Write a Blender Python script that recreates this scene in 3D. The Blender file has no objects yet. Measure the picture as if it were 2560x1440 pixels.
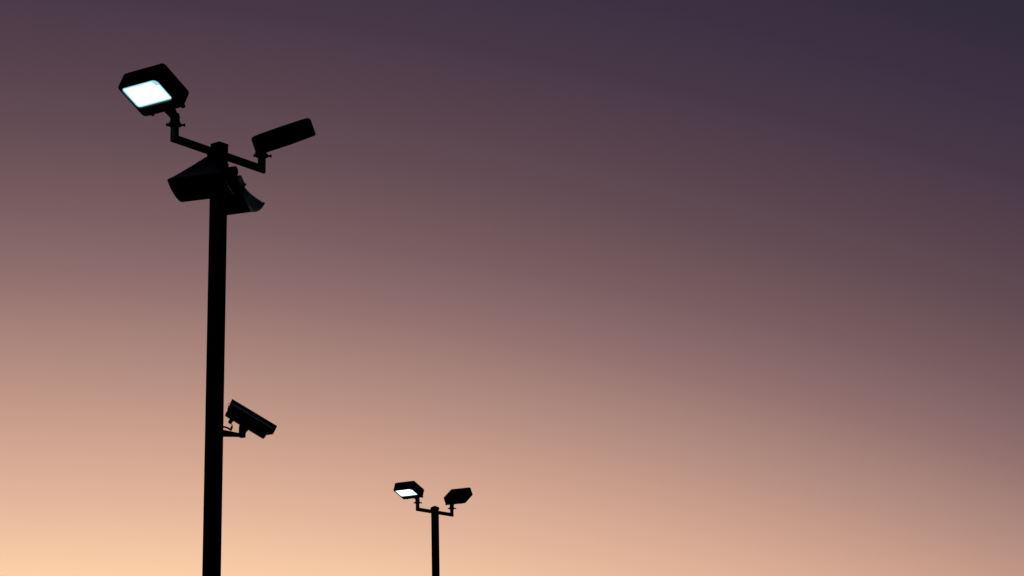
import bpy, bmesh, math
from mathutils import Vector, Matrix
R = math.radians
S = bpy.context.scene
COL = S.collection

# ---------------------------------------------------------------- helpers
def link(name, me, mat, parent=None, loc=(0, 0, 0)):
    o = bpy.data.objects.new(name, me)
    COL.objects.link(o)
    if mat: me.materials.append(mat)
    if parent: o.parent = parent
    o.location = loc
    return o

def obj(name, bm, mat, parent=None, smooth=35, loc=(0, 0, 0)):
    bmesh.ops.recalc_face_normals(bm, faces=bm.faces)
    me = bpy.data.meshes.new(name)
    for e in bm.edges:
        if len(e.link_faces) == 2 and e.calc_face_angle(0) > R(smooth): e.smooth = False
    for f in bm.faces: f.smooth = True
    bm.to_mesh(me); bm.free()
    return link(name, me, mat, parent, loc)

def empty(name, loc, label, cat, group=None):
    o = bpy.data.objects.new(name, None)
    COL.objects.link(o); o.location = loc
    o['label'] = label; o['category'] = cat
    if group: o['group'] = group
    return o

def H(az): return Vector((math.sin(R(az)), math.cos(R(az)), 0))
Z = Vector((0, 0, 1))

def frame(o, x, y, z):
    m = Matrix((x, y, z)).transposed().to_4x4()
    m.translation = o
    return m

def box(bm, M, x0, x1, y0, y1, z0, z1, bev=0, seg=2):
    """a box given in the local axes of M"""
    vs = [bm.verts.new(M @ Vector((x, y, z))) for x in (x0, x1) for y in (y0, y1) for z in (z0, z1)]
    q = [(0, 1, 3, 2), (4, 6, 7, 5), (0, 4, 5, 1), (2, 3, 7, 6), (0, 2, 6, 4), (1, 5, 7, 3)]
    fs = [bm.faces.new([vs[i] for i in f]) for f in q]
    if bev:
        es = {e for f in fs for e in f.edges}
        bmesh.ops.bevel(bm, geom=list(es), offset=bev, segments=seg, profile=.5, affect='EDGES')

def tube(bm, p, q, r, r2=None, n=28, caps=True):
    p, q = Vector(p), Vector(q)
    d = (q - p).normalized()
    a = d.orthogonal().normalized(); b = d.cross(a)
    r2 = r if r2 is None else r2
    A = [bm.verts.new(p + (a * math.cos(t) + b * math.sin(t)) * r) for t in [2 * math.pi * i / n for i in range(n)]]
    B = [bm.verts.new(q + (a * math.cos(t) + b * math.sin(t)) * r2) for t in [2 * math.pi * i / n for i in range(n)]]
    for i in range(n): bm.faces.new((A[i], A[(i + 1) % n], B[(i + 1) % n], B[i]))
    if caps: bm.faces.new(A[::-1]); bm.faces.new(B)

def lathe(bm, M, prof, n=32):
    """profile [(radius, height)] turned about the local z axis of M, closed at both ends"""
    rings = []
    for r, h in prof:
        rings.append([bm.verts.new(M @ Vector((r * math.cos(2 * math.pi * i / n), r * math.sin(2 * math.pi * i / n), h))) for i in range(n)])
    for a, b in zip(rings, rings[1:]):
        for i in range(n): bm.faces.new((a[i], a[(i + 1) % n], b[(i + 1) % n], b[i]))
    bm.faces.new(rings[0][::-1]); bm.faces.new(rings[-1])

def path_tube(bm, pts, r, n=14, caps=True):
    pts = [Vector(p) for p in pts]
    rings = []; a = None
    for i, p in enumerate(pts):
        d = (pts[min(i + 1, len(pts) - 1)] - pts[max(i - 1, 0)]).normalized()
        a = (a - d * a.dot(d)).normalized() if a else d.orthogonal().normalized()
        b = d.cross(a)
        rr = r[i] if isinstance(r, (list, tuple)) else r
        rings.append([bm.verts.new(p + (a * math.cos(2 * math.pi * k / n) + b * math.sin(2 * math.pi * k / n)) * rr) for k in range(n)])
    for A, B in zip(rings, rings[1:]):
        for k in range(n): bm.faces.new((A[k], A[(k + 1) % n], B[(k + 1) % n], B[k]))
    if caps: bm.faces.new(rings[0][::-1]); bm.faces.new(rings[-1])

def bezier(a, b, c, d, n=12):
    a, b, c, d = map(Vector, (a, b, c, d))
    return [a * (1 - t) ** 3 + b * 3 * t * (1 - t) ** 2 + c * 3 * t * t * (1 - t) + d * t ** 3 for t in [i / n for i in range(n + 1)]]

def rrect(x0, x1, y0, y1, r, seg=6):
    out = []
    for cx, cy, a0 in ((x1 - r, y1 - r, 0), (x0 + r, y1 - r, 90), (x0 + r, y0 + r, 180), (x1 - r, y0 + r, 270)):
        for i in range(seg + 1):
            t = R(a0 + 90 * i / seg)
            out.append((cx + r * math.cos(t), cy + r * math.sin(t)))
    return out

def bridge(bm, A, B):
    n = len(A)
    for i in range(n): bm.faces.new((A[i], A[(i + 1) % n], B[(i + 1) % n], B[i]))

# ---------------------------------------------------------------- materials
def mat(name, col, rough=.5, spec=.3, metal=0, coat=0, bump=0, scale=60, vary=.25):
    m = bpy.data.materials.new(name); m.use_nodes = True
    nt = m.node_tree; b = nt.nodes['Principled BSDF']
    b.inputs['Metallic'].default_value = metal
    b.inputs['Specular IOR Level'].default_value = spec
    b.inputs['Coat Weight'].default_value = coat
    b.inputs['Coat Roughness'].default_value = .12
    tc = nt.nodes.new('ShaderNodeTexCoord')
    no = nt.nodes.new('ShaderNodeTexNoise'); no.inputs['Scale'].default_value = scale; no.inputs['Detail'].default_value = 5
    nt.links.new(tc.outputs['Object'], no.inputs['Vector'])
    rp = nt.nodes.new('ShaderNodeMapRange')
    rp.inputs['To Min'].default_value = rough * (1 - vary); rp.inputs['To Max'].default_value = min(1, rough * (1 + vary))
    nt.links.new(no.outputs['Fac'], rp.inputs['Value']); nt.links.new(rp.outputs['Result'], b.inputs['Roughness'])
    mx = nt.nodes.new('ShaderNodeMix'); mx.data_type = 'RGBA'
    mx.inputs['A'].default_value = (*[c * (1 - vary) for c in col], 1); mx.inputs['B'].default_value = (*[c * (1 + vary) for c in col], 1)
    nt.links.new(no.outputs['Fac'], mx.inputs['Factor']); nt.links.new(mx.outputs['Result'], b.inputs['Base Color'])
    if bump:
        bp = nt.nodes.new('ShaderNodeBump'); bp.inputs['Strength'].default_value = bump; bp.inputs['Distance'].default_value = .002
        nt.links.new(no.outputs['Fac'], bp.inputs['Height']); nt.links.new(bp.outputs['Normal'], b.inputs['Normal'])
    return m

M_POLE = mat('black_powder_coat', (.006, .006, .007), .6, .08, bump=.1, scale=180)
M_HOUSE = mat('black_cast_housing', (.008, .009, .009), .55, .1, bump=.1, scale=140)
M_FRAME = mat('dark_door_casting', (.022, .026, .026), .5, .1, bump=.1, scale=140)
M_HORN = mat('dark_gloss_plastic', (.0015, .006, .012), .3, .12, coat=.12, scale=40)
M_CAMB = mat('dark_camera_body', (.006, .007, .009), .5, .15, scale=90)
M_HOOD = mat('camera_hood_paint', (.025, .032, .05), .45, .25, scale=90)
M_SHEEN = mat('camera_painted_sheen', (.55, .68, .72), .5, .3, scale=90)  # pale blue-grey stands in for the lit sheen along the sunshield
M_CABLE = mat('black_rubber', (.012, .008, .008), .7, .15, scale=200)
M_STEEL = mat('bolt_steel', (.02, .02, .02), .4, .3, scale=200)
M_GLASS = mat('dark_window_glass', (.005, .006, .008), .08, .5, scale=20)
M_CONC = mat('concrete', (.3, .29, .27), .85, .2, bump=.4, scale=25)

def lens_mat():
    m = bpy.data.materials.new('lit_lens'); m.use_nodes = True
    nt = m.node_tree; nt.nodes.remove(nt.nodes['Principled BSDF'])
    out = nt.nodes['Material Output']
    em = nt.nodes.new('ShaderNodeEmission')
    uv = nt.nodes.new('ShaderNodeUVMap')
    sep = nt.nodes.new('ShaderNodeSeparateXYZ'); nt.links.new(uv.outputs['UV'], sep.inputs[0])
    def mth(op, a, b=None, clamp=False):
        n = nt.nodes.new('ShaderNodeMath'); n.operation = op; n.use_clamp = clamp
        for i, v in enumerate((a, b)):
            if v is None: continue
            if isinstance(v, (int, float)): n.inputs[i].default_value = v
            else: nt.links.new(v, n.inputs[i])
        return n.outputs[0]
    u, v = sep.outputs['X'], sep.outputs['Y']
    du = mth('MINIMUM', u, mth('SUBTRACT', 1, u)); dv = mth('MINIMUM', v, mth('SUBTRACT', 1, v))
    edge = mth('MINIMUM', du, mth('MULTIPLY', dv, .75))
    core = mth('MULTIPLY', mth('SUBTRACT', edge, .008), 8, True)      # diodes stop short of the lens edge
    core = mth('POWER', core, 2.4)
    # driver label that keeps one corner of the lens dimmer
    pu = mth('MULTIPLY', mth('SUBTRACT', u, .83), 40, True); pv = mth('MULTIPLY', mth('SUBTRACT', v, .72), 40, True)
    patch = mth('MULTIPLY', pu, pv)
    core = mth('MULTIPLY', core, mth('SUBTRACT', 1, mth('MULTIPLY', patch, .99)))
    # rows of diodes
    di = nt.nodes.new('ShaderNodeTexVoronoi'); di.inputs['Scale'].default_value = 16; di.inputs['Randomness'].default_value = 0
    nt.links.new(uv.outputs['UV'], di.inputs['Vector'])
    dio = mth('SUBTRACT', 1.25, mth('MULTIPLY', di.outputs['Distance'], .9))
    core = mth('MULTIPLY', core, dio)
    mx = nt.nodes.new('ShaderNodeMix'); mx.data_type = 'RGBA'
    mx.inputs['A'].default_value = (.30, .72, .78, 1); mx.inputs['B'].default_value = (7.4, 8.6, 9.2, 1)
    nt.links.new(core, mx.inputs['Factor'])
    nt.links.new(mx.outputs['Result'], em.inputs['Color'])
    nt.links.new(em.outputs[0], out.inputs['Surface'])
    return m
M_LENS = lens_mat()

# ---------------------------------------------------------------- sky
SUN_AZ = -15.5
def make_world():
    w = bpy.data.worlds.new('World'); S.world = w; w.use_nodes = True
    nt = w.node_tree; nt.nodes.clear()
    N = nt.nodes.new
    tc = N('ShaderNodeTexCoord'); nm = N('ShaderNodeVectorMath'); nm.operation = 'NORMALIZE'
    nt.links.new(tc.outputs['Generated'], nm.inputs[0])
    sp = N('ShaderNodeSeparateXYZ'); nt.links.new(nm.outputs[0], sp.inputs[0])
    def mth(op, a, b=None, clamp=False):
        n = N('ShaderNodeMath'); n.operation = op; n.use_clamp = clamp
        for i, v in enumerate((a, b)):
            if v is None: continue
            if isinstance(v, (int, float)): n.inputs[i].default_value = v
            else: nt.links.new(v, n.inputs[i])
        return n.outputs[0]
    x, y, z = sp.outputs
    el = mth('MULTIPLY', mth('ARCSINE', z), 180 / math.pi)
    hyp = mth('MAXIMUM', mth('SQRT', mth('ADD', mth('MULTIPLY', x, x), mth('MULTIPLY', y, y))), 1e-4)
    dot = mth('ADD', mth('MULTIPLY', x, math.sin(R(SUN_AZ))), mth('MULTIPLY', y, math.cos(R(SUN_AZ))))
    ca = mth('DIVIDE', dot, hyp)
    t = mth('ADD', el, mth('MULTIPLY', mth('SUBTRACT', 1, ca), K_AZ))
    # very faint high haze: stretched sideways
    mp = N('ShaderNodeMapping'); mp.inputs['Scale'].default_value = (2.2, 2.2, 9)
    nt.links.new(nm.outputs[0], mp.inputs['Vector'])
    no = N('ShaderNodeTexNoise'); no.inputs['Scale'].default_value = 1.6; no.inputs['Detail'].default_value = 3
    nt.links.new(mp.outputs[0], no.inputs['Vector'])
    t = mth('ADD', t, mth('MULTIPLY', mth('SUBTRACT', no.outputs['Fac'], .5), .3))
    f = mth('DIVIDE', t, 60.0, True)
    rp = N('ShaderNodeValToRGB'); nt.links.new(f, rp.inputs[0])
    def lin(c):
        c /= 255
        return c / 12.92 if c <= .04045 else ((c + .055) / 1.055) ** 2.4
    cr = rp.color_ramp; cr.interpolation = 'LINEAR'
    els = cr.elements
    while len(els) > 1: els.remove(els[-1])
    for i, (d, c) in enumerate(SKY):
        e = els[0] if i == 0 else els.new(d / 60)
        e.position = d / 60; e.color = (*[lin(v) for v in c], 1)
    bg = N('ShaderNodeBackground'); nt.links.new(rp.outputs['Color'], bg.inputs['Color'])
    ni = N('ShaderNodeTexSky'); ni.sky_type = 'NISHITA'; ni.sun_disc = False
    ni.sun_elevation = R(-4); ni.sun_rotation = R(SUN_AZ)
    bg2 = N('ShaderNodeBackground'); nt.links.new(ni.outputs[0], bg2.inputs['Color']); bg2.inputs['Strength'].default_value = .05
    ad = N('ShaderNodeAddShader'); nt.links.new(bg.outputs[0], ad.inputs[0]); nt.links.new(bg2.outputs[0], ad.inputs[1])
    out = N('ShaderNodeOutputWorld'); nt.links.new(ad.outputs[0], out.inputs['Surface'])
K_AZ = 43
SKY = [(0, (252, 205, 140)), (4, (254, 210, 160)), (5.4, (254, 208, 168)), (7.6, (229, 183, 156)), (9.9, (204, 160, 140)), (12.2, (175, 137, 126)),
       (14.5, (146, 112, 110)), (16.8, (120, 92, 95)), (19.1, (100, 76, 83)), (21.35, (85, 64, 74)), (23.6, (71, 54, 68)),
       (26, (59, 47, 65)), (28.5, (49, 42, 59)), (36, (30, 30, 46)), (60, (14, 16, 28))]
make_world()

# ---------------------------------------------------------------- ground
bm = bmesh.new()
rings = []
for r in (0.01, 6, 15, 40, 120, 500, 2500, 9000):
    rings.append([bm.verts.new((r * math.cos(2 * math.pi * i / 64), r * math.sin(2 * math.pi * i / 64) + 14, 0)) for i in range(64)])
for a, b in zip(rings, rings[1:]): bridge(bm, a, b)
bm.faces.new(rings[0])
g = obj('ground', bm, mat('asphalt', (.05, .05, .052), .9, .2, bump=.5, scale=8)); g['kind'] = 'structure'

# ---------------------------------------------------------------- street lamps
PS = .102      # pole side
PR = .0335     # arm tube radius
U_, V_, T_ = .434, .359, .1645

def mitred_arm(bm, root, elbow, top, r, n=28):
    """round pipe from the pole to the elbow, mitre-cut there, and up to the top"""
    root, elbow, top = map(Vector, (root, elbow, top))
    d1 = (elbow - root).normalized(); d2 = (top - elbow).normalized()
    s = d1.cross(d2).normalized(); u1 = s.cross(d1); u2 = s.cross(d2)
    mit = (d1 - d2).normalized()     # in-plane direction across the mitre, pointing to the outer corner
    k = r / math.cos(R(45))
    ts = [2 * math.pi * i / n for i in range(n)]
    A = [bm.verts.new(root + s * math.cos(t) * r + u1 * math.sin(t) * r) for t in ts]
    B = [bm.verts.new(elbow + s * math.cos(t) * r - mit * math.sin(t) * k) for t in ts]
    Cc = [bm.verts.new(top + s * math.cos(t) * r + u2 * math.sin(t) * r) for t in ts]
    bridge(bm, A, B); bridge(bm, B, Cc)
    bm.faces.new(A[::-1]); bm.faces.new(Cc)

def lamp_head(par, P, az, tilt):
    F = H(az); n = F * math.cos(R(tilt)) - Z * math.sin(R(tilt)); w = F * math.sin(R(tilt)) + Z * math.cos(R(tilt))
    h = n.cross(w)
    M = frame(P + w * .1043 + h * .007 - n * .0281, h, w, n)
    bm = bmesh.new()
    zf = T_ / 2 - .011                 # floor of the lens well; the door stands 11 mm above it
    prof = [(.034, -T_ / 2), (.019, -T_ / 2 + .003), (.0075, -T_ / 2 + .011), (.001, -T_ / 2 + .023), (0, -T_ / 2 + .034), (0, zf - .008), (.002, zf - .0005)]
    rr = [[bm.verts.new(M @ Vector((x, y, z_))) for x, y in rrect(-U_ / 2 + g_, U_ / 2 - g_, g_, V_ - g_, .036 - min(g_, .018), 6)] for g_, z_ in prof]
    for a, b in zip(rr, rr[1:]): bridge(bm, a, b)
    bm.faces.new(rr[0]); bm.faces.new(rr[-1])
    # cooling fins along the back
    for i in range(9):
        y = .06 + i * .029
        box(bm, M, -U_ / 2 + .05, U_ / 2 - .05, y, y + .006, -T_ / 2 - .002, -T_ / 2 + .004)
    # cast boss that runs down to the knuckle
    bmn = []
    for yy, hw, n0, n1 in ((.012, .06, -.075, .02), (-.02, .052, -.065, .02), (-.062, .036, -.035, .03), (-.1, .03, -.02, .035)):
        bmn.append([bm.verts.new(M @ Vector((x, yy, z + .02))) for x, z in rrect(-hw, hw, n0, n1, .018, 4)])
    for a, b in zip(bmn, bmn[1:]): bridge(bm, a, b)
    bm.faces.new(bmn[0]); bm.faces.new(bmn[-1][::-1])
    head = obj('lamp_head', bm, M_HOUSE, par, 40)
    # door frame round the lens, standing proud of the front
    x1, x0 = U_ / 2 - .055 * U_, U_ / 2 - .885 * U_
    y1, y0 = V_ * (1 - .098), V_ * (1 - .712)
    bm = bmesh.new()
    def ring(xa, xb, ya, yb, z_, r_): return [bm.verts.new(M @ Vector((a, b, z_))) for a, b in rrect(xa, xb, ya, yb, r_, 6)]
    def outer(g_, z_): return ring(-U_ / 2 + g_, U_ / 2 - g_, g_, V_ - g_, z_, .036 - min(g_, .018))
    def inner(g_, z_): return ring(x0 - g_, x1 + g_, y0 - g_, y1 + g_, z_, .033 + g_)
    q = [outer(.001, zf), outer(.002, zf + .003), outer(.007, zf + .008), outer(.014, zf + .011), inner(.007, zf + .011), inner(.002, zf + .0005), inner(.004, zf)]
    for a, b in zip(q, q[1:] + q[:1]): bridge(bm, a, b)
    obj('door_frame', bm, M_FRAME, head, 30)
    # the lit lens, slightly domed, seated in the frame
    bm = bmesh.new(); uvl = bm.loops.layers.uv.new('UVMap')
    loc = {}
    rgs = []
    for g_, z_ in ((.001, 0.0004), (-.012, .0012), (-.035, .0018), (-.07, .002)):
        rg = []
        for a, b in rrect(x0 - g_, x1 + g_, y0 - g_, y1 + g_, max(.034 + g_ * .3, .01)):
            v = bm.verts.new(M @ Vector((a, b, zf + z_))); loc[v] = ((x1 - a) / (x1 - x0), (b - y0) / (y1 - y0)); rg.append(v)
        rgs.append(rg)
    for a, b in zip(rgs, rgs[1:]): bridge(bm, a, b)
    bm.faces.new(rgs[-1])
    for f in bm.faces:
        for l in f.loops: l[uvl].uv = loc[l.vert]
    obj('lens', bm, M_LENS, head, 60)
    for a_ in (.2, .93):
        bm = bmesh.new(); x = U_ / 2 - a_ * U_
        box(bm, M, x - .013, x + .013, -.012, .006, T_ / 2 - .034, T_ / 2 - .006, .003)
        obj('latch', bm, M_HOUSE, head)
    return head

def street_lamp(base, height, az, L, heads, label, cap_w, cap_h, tip, name='street_lamp'):
    t = empty(name, base, label, 'street lamp', 'twin-headed lamps on square poles')
    A = H(az); Hh = Vector((A.y, -A.x, 0)); O = Vector((0, 0, 0))
    M = frame(O, A, Z.cross(A), Z)
    s = PS / 2
    bm = bmesh.new(); box(bm, M, -s, s, -s, s, .02, height - .03, .003, 2)
    obj('pole', bm, M_POLE, t)
    bm = bmesh.new()                                           # cap with a low pyramid top
    c = cap_w / 2
    rg = []
    for g_, z_ in ((c - .004, height - cap_h), (c, height - cap_h + .004), (c, height - .003), (c - .01, height + .001), (.01, height + .001 + tip)):
        rg.append([bm.verts.new(M @ Vector((x, y, z_))) for x, y in rrect(-g_, g_, -g_, g_, .004, 2)])
    for a, b in zip(rg, rg[1:]): bridge(bm, a, b)
    bm.faces.new(rg[0]); bm.faces.new(rg[-1]); obj('pole_cap', bm, M_POLE, t)
    bm = bmesh.new(); box(bm, M, -.13, .13, -.13, .13, .002, .022, .003)
    for i in (-1, 1):
        for j in (-1, 1): tube(bm, M @ Vector((.095 * i, .095 * j, .02)), M @ Vector((.095 * i, .095 * j, .055)), .013, n=6)
    obj('base_plate', bm, M_STEEL, t)
    za = height - .0893
    for sg, (yaw, tilt) in zip((-1, 1), heads):
        elbow = Z * za + A * sg * L; root = Z * za + A * sg * (s - .01)
        top = elbow + Z * .125
        bm = bmesh.new(); mitred_arm(bm, root, elbow, top, PR)
        obj('arm', bm, M_POLE, t, 30)
        # slip fitter: sleeve, flared collar, set bolts
        P = elbow + Z * .1873
        bm = bmesh.new(); Mf = frame(elbow, A, Z.cross(A), Z)
        lathe(bm, Mf, [(.036, .098), (.046, .103), (.058, .11), (.058, .117), (.041, .138), (.0385, .15), (.038, .185), (.034, .198), (.015, .206)])
        Fh = H(az + yaw + (180 if sg < 0 else 0)); hh = Vector((Fh.y, -Fh.x, 0))
        tube(bm, P - hh * .028, P + hh * .028, .024)
        for d, ln in ((Vector((1, .15, 0)).normalized(), .078), (Vector((-1, -.15, 0)).normalized(), .066), (Vector((.2, -1, 0)).normalized(), .07)):
            q = elbow + Z * .115
            tube(bm, q, q + d * ln, .012, .008, n=12); tube(bm, q + d * (ln - .01), q + d * (ln + .004), .0125, n=6)
        obj('slip_fitter', bm, M_HOUSE, t, 35)
        lamp_head(t, P, az + yaw + (180 if sg < 0 else 0), tilt)
    return t

NB = Vector((-2.3539, 13.8067, 0))
street_lamp(NB, 6.4465, 35.56, .4956, ((-4.58, 63.99), (3.4, 61.6)),
            'tall lamp on thick square pole carrying loudspeakers and a camera, left head lit', PS + .002, .03, .005)
street_lamp(Vector((-1.4885, 32.2842, 0)), 5.9024, 33.15, .5265, ((-1.19, 68.06), (-4.14, 56.39)),
            'small distant lamp with two heads on a thin bare pole, left head lit', .116, .045, .022)

# ---------------------------------------------------------------- horn loudspeakers
def horn(az, tilt, off, z, lat, out, drv, kn, m_bell, label):
    F = H(az); n = F * math.cos(R(tilt)) - Z * math.sin(R(tilt)); w = F * math.sin(R(tilt)) + Z * math.cos(R(tilt))
    h = Vector((F.y, -F.x, 0)); hi = h if h.x > 0 else -h
    Mo = F * off + Z * z + hi * lat
    t = empty('horn_loudspeaker', NB + Z * z, label, 'loudspeaker', 'horn loudspeakers below the lamp arms')
    o = Mo - Z * z
    M = frame(o, n.cross(w), w, n)        # x across, y up, z forward
    def sec(bm, a, b, s, ex, bul):
        # rounded rectangle, softer towards the throat; the side lips bulge forward by bul
        f = {2: 1, 2.2: .97, 2.6: .9, 3: .8, 3.2: .75, 4: .6, 5: .48, 6: .38, 7: .32, 8: .26, 9: .22, 10: .18, 12: .11}[ex]
        r = min(a, b) * f; pts = []
        cs = ((a - r, b - r, 0), (-a + r, b - r, 90), (-a + r, -b + r, 180), (a - r, -b + r, 270))
        for q_, (cx, cy, t0) in enumerate(cs):
            for k in range(7):
                t_ = R(t0 + 15 * k); pts.append((cx + r * math.cos(t_), cy + r * math.sin(t_)))
            nx, ny, nt_ = cs[(q_ + 1) % 4]
            x0_, y0_ = pts[-1]; x1_, y1_ = nx + r * math.cos(R(nt_)), ny + r * math.sin(R(nt_))
            for k in range(1, 10): pts.append((x0_ + (x1_ - x0_) * k / 10, y0_ + (y1_ - y0_) * k / 10))
        return [bm.verts.new(M @ Vector((x, y, s + bul * (1 - min(1, (y / b)) ** 2)))) for x, y in pts]
    inn = [(a - .009, b - .009, q - .004 if q > -.03 else q, e, u) for a, b, q, e, u in reversed(out[2:-1])]
    bm = bmesh.new(); rs = [sec(bm, *p) for p in out + inn]
    for a, b in zip(rs, rs[1:]): bridge(bm, a, b)
    bm.faces.new(rs[0]); bm.faces.new(rs[-1])
    obj('bell', bm, m_bell, t, 50)
    bm = bmesh.new()
    rs = [sec(bm, *p) for p in drv]
    for a, b in zip(rs, rs[1:]): bridge(bm, a, b)
    bm.faces.new(rs[0]); bm.faces.new(rs[-1]); obj('driver', bm, M_CAMB, t, 40)
    # bulb that splits the sound inside the mouth
    q0 = out[0][2]
    bm = bmesh.new(); lathe(bm, frame(M @ Vector((0, 0, q0 + .185)), n.cross(w), w, n), [(.012, -.165), (.03, -.12), (.034, -.09), (.028, -.06), (.01, -.045)]); obj('phase_plug', bm, M_CAMB, t)
    # bracket: wall stub, knuckle and the plate on the driver
    bm = bmesh.new()
    k = M @ Vector((kn[2], .03, kn[0])); kz = k.z
    side = Vector((k.x, k.y, 0)).normalized()
    tube(bm, Z * kz + side * .045, k, .024)
    tube(bm, k - hi * kn[1] * 1.25, k + hi * kn[1] * 1.25, kn[1], n=24)
    tube(bm, k, M @ Vector((kn[2] * .6, .02, kn[0] + .05)), .03, .034)
    box(bm, frame(Z * kz, side, Z.cross(side), Z), .052, .064, -.045, .045, -.06, .05, .003)
    obj('mounting_bracket', bm, M_CAMB, t)
    return t
bell_left = [(.035, .035, -.268, 2, 0), (.058, .05, -.262, 3, 0), (.076, .059, -.246, 4, 0), (.094, .067, -.218, 4, 0), (.118, .08, -.178, 5, 0), (.145, .096, -.135, 6, 0), (.176, .111, -.088, 7, .004),
             (.207, .124, -.043, 9, .012), (.238, .1365, -.004, 12, .028), (.24, .138, 0, 12, .028), (.236, .134, .001, 12, .028)]
driver_left = [(.012, .012, -.32, 2, 0), (.034, .032, -.312, 2.2, 0), (.048, .043, -.296, 2.6, 0), (.054, .047, -.27, 3, 0), (.064, .054, -.267, 3, 0), (.064, .054, -.258, 3, 0), (.04, .035, -.254, 3, 0)]
horn(196.66, 63.92, .264, 5.997, -.022, bell_left, driver_left, (-.315, .024, -.03), M_CAMB,
     'dark horn loudspeaker left of the thick pole, wide mouth turned to the viewer')
bell_right = [(.05, .05, -.195, 2, 0), (.088, .07, -.18, 3.2, 0), (.09, .078, -.155, 4, 0), (.1, .09, -.125, 5, 0), (.118, .104, -.09, 6, .004),
              (.143, .118, -.05, 8, .012), (.168, .132, -.017, 10, .022), (.181, .138, -.004, 12, .028), (.184, .14, 0, 12, .028), (.18, .136, .001, 12, .028)]
driver_right = [(.076, .06, -.272, 5, 0), (.082, .066, -.266, 5, 0), (.092, .073, -.2, 5, 0), (.1, .08, -.196, 5, 0), (.1, .08, -.182, 5, 0), (.06, .06, -.178, 3, 0)]
horn(19.84, 57.58, .235, 5.943, .056, bell_right, driver_right, (-.318, .04, 0), M_HORN,
     'dark horn loudspeaker right of the thick pole, mouth turned away, glossy blue flank')

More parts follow.
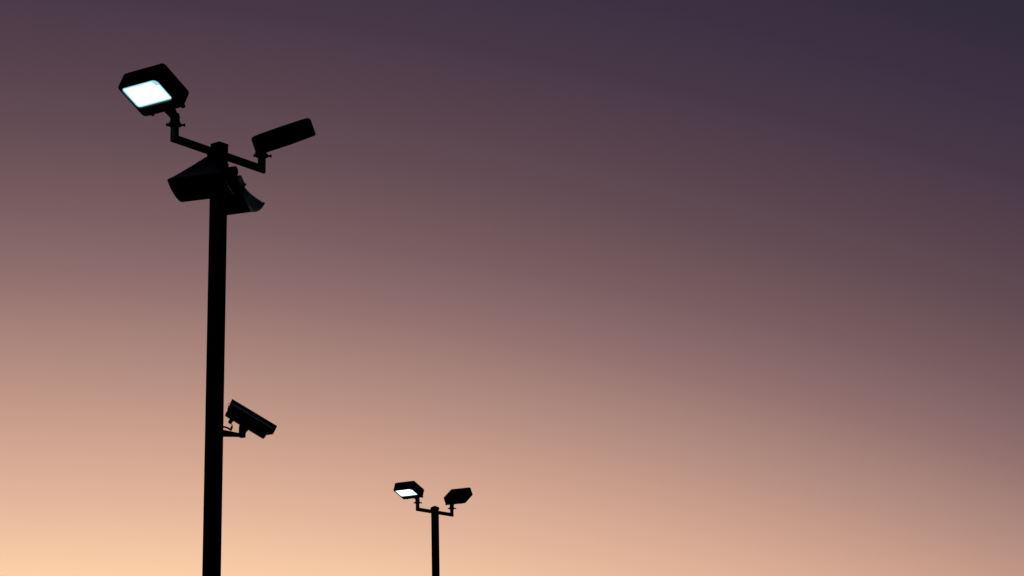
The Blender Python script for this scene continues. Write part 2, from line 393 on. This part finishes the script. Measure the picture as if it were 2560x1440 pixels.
# ---------------------------------------------------------------- security camera
def cctv():
    az = 78; D = H(az); Nn = Vector((D.y, -D.x, 0))      # Nn points towards the viewer's side
    t = empty('security_camera', NB + Z * 4.05, 'long box security camera on a bracket halfway up the thick pole', 'security camera')
    def W(x, z, y=0): return D * x + Z * (z - 4.05) + Nn * y
    a = R(30.8); e1 = D * math.cos(a) - Z * math.sin(a); e2 = D * math.sin(a) + Z * math.cos(a)
    M = frame(W(.0841, 4.2046), e1, e2, e1.cross(e2))
    bm = bmesh.new()
    box(bm, M, -.004, .3515, 0, .10, -.052, .052, .006, 2)
    obj('body', bm, M_CAMB, t)
    # sunshield: folded sheet with cheeks that drop at the front
    def profile_plate(pts, z0, z1, name, m, bev=0):
        bm = bmesh.new()
        lo = [bm.verts.new(M @ Vector((x, y, z0))) for x, y in pts]; hi = [bm.verts.new(M @ Vector((x, y, z1))) for x, y in pts]
        bridge(bm, lo, hi); bm.faces.new(lo[::-1]); bm.faces.new(hi)
        return bm
    cheek = [(-.020, .1277), (-.0138, .0825), (-.006, .074), (.28, .074), (.35, .037), (.395, .077), (.391, .1277)]
    bm = bmesh.new()
    # cross-section of the shield, swept along the body: outer skin then inner skin
    cs = [(-.064, .080), (-.064, .112), (-.056, .1277), (.056, .1277), (.064, .112), (.064, .080),
          (.0615, .080), (.0615, .111), (.0545, .1252), (-.0545, .1252), (-.0615, .111), (-.0615, .080)]
    A = [bm.verts.new(M @ Vector((-.020 + (.1277 - y) * .13, y, z))) for z, y in cs]
    B = [bm.verts.new(M @ Vector((.391 + (.1277 - y) * .08, y, z))) for z, y in cs]
    bridge(bm, A, B); bm.faces.new(A[::-1]); bm.faces.new(B)
    for s in (-1, 1):
        pts = [(.24, .082), (.27, .074), (.348, .037), (.395, .077), (.395, .084)]
        lo = [bm.verts.new(M @ Vector((x, y, s * .0612))) for x, y in pts]; hi = [bm.verts.new(M @ Vector((x, y, s * .0642))) for x, y in pts]
        bridge(bm, lo, hi); bm.faces.new(lo[::-1]); bm.faces.new(hi)
    hood = obj('sunshield', bm, M_HOOD, t, 20)
    for s in (-1, 1):  # side lips in a pale colour that paints the light stripe onto the shield
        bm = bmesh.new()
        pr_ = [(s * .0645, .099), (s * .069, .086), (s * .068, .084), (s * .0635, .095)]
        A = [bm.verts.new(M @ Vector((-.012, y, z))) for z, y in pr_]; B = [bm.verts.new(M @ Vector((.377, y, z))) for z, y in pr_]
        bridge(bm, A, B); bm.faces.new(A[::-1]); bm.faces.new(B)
        obj('sheen_lip', bm, M_SHEEN, hood)
    bm = bmesh.new(); box(bm, M, .3505, .356, .012, .085, -.04, .04, .002); obj('front_window', bm, M_GLASS, t)
    bm = bmesh.new(); box(bm, M, -.013, -.003, .048, .09, -.03, .03, .003)
    pts = [M @ Vector((-.012 - .009 + .0085 * math.cos(q), .088 + .0085 * math.sin(q), 0)) for q in [2 * math.pi * i / 16 for i in range(17)]]
    path_tube(bm, pts, .0016, 8, False)
    tube(bm, M @ Vector((-.003, .07, 0)), M @ Vector((-.02, .071, 0)), .004, n=8)
    obj('rear_catch', bm, M_STEEL, t)
    # bracket: tapered arm, upright knuckle and the wedge under the body
    bm = bmesh.new()
    A = [bm.verts.new(W(.045, z, y)) for z, y in ((4.036, -.02), (4.09, -.02), (4.09, .02), (4.036, .02))]
    B = [bm.verts.new(W(.20, z, y)) for z, y in ((4.034, -.016), (4.061, -.016), (4.061, .016), (4.034, .016))]
    bridge(bm, A, B); bm.faces.new(A[::-1]); bm.faces.new(B)
    box(bm, frame(W(.0, 4.06), D, Nn, Z), .05, .062, -.04, .04, -.06, .06, .003)
    lathe(bm, frame(W(.2185, 4.03), D, Nn, Z), [(.022, -.0015), (.026, .002), (.0265, .03), (.0285, .036), (.0285, .075), (.0265, .08), (.027, .085), (.024, .115)])
    lo = [W(x, z, -.022) for x, z in ((.190, 4.105), (.2, 4.15), (.262, 4.115), (.272, 4.098), (.246, 4.068), (.192, 4.08))]
    lv = [bm.verts.new(p) for p in lo]; hv = [bm.verts.new(p + Nn * .044) for p in lo]
    bridge(bm, lv, hv); bm.faces.new(lv[::-1]); bm.faces.new(hv)
    obj('wall_bracket', bm, M_CAMB, t)
    bm = bmesh.new()
    g0 = M @ Vector((.061, .002, 0)); dn = -e2
    tube(bm, g0, g0 + dn * .034, .0185, .0165, n=8); tube(bm, g0 + dn * .034, g0 + dn * .042, .011)
    obj('cable_gland', bm, M_CAMB, t)
    bm = bmesh.new()
    p0 = g0 + dn * .04
    pts = bezier(p0, W(.143, 4.132), W(.140, 4.125), W(.137, 4.118), 6)
    path_tube(bm, pts, .0036, 10)
    path_tube(bm, [W(.1375, 4.121), W(.136, 4.11), W(.131, 4.095), W(.1265, 4.083)], [.006, .0085, .009, .008], 12)
    path_tube(bm, bezier(W(.128, 4.086), W(.118, 4.098), W(.095, 4.112), W(.048, 4.1135), 12), .0072, 12)
    obj('cable', bm, M_CABLE, t)
    return t
cctv()

# ---------------------------------------------------------------- camera
cd = bpy.data.cameras.new('camera'); co = bpy.data.objects.new('camera', cd); COL.objects.link(co)
cd.sensor_width = 36; cd.lens = 4474.41 / 2560 * 36; cd.clip_start = .1; cd.clip_end = 20000
th, ro = R(14.5101), R(-1.3927)
fw = Vector((0, math.cos(th), math.sin(th))); up = Vector((0, -math.sin(th), math.cos(th))); rt = Vector((1, 0, 0))
r2 = rt * math.cos(ro) + up * math.sin(ro); u2 = -rt * math.sin(ro) + up * math.cos(ro)
co.matrix_world = frame(Vector((0, 0, 1.6)), r2, u2, -fw)
S.camera = co
vs = S.view_settings
vs.view_transform = 'Standard'; vs.look = 'None'; vs.exposure = 0; vs.gamma = 1
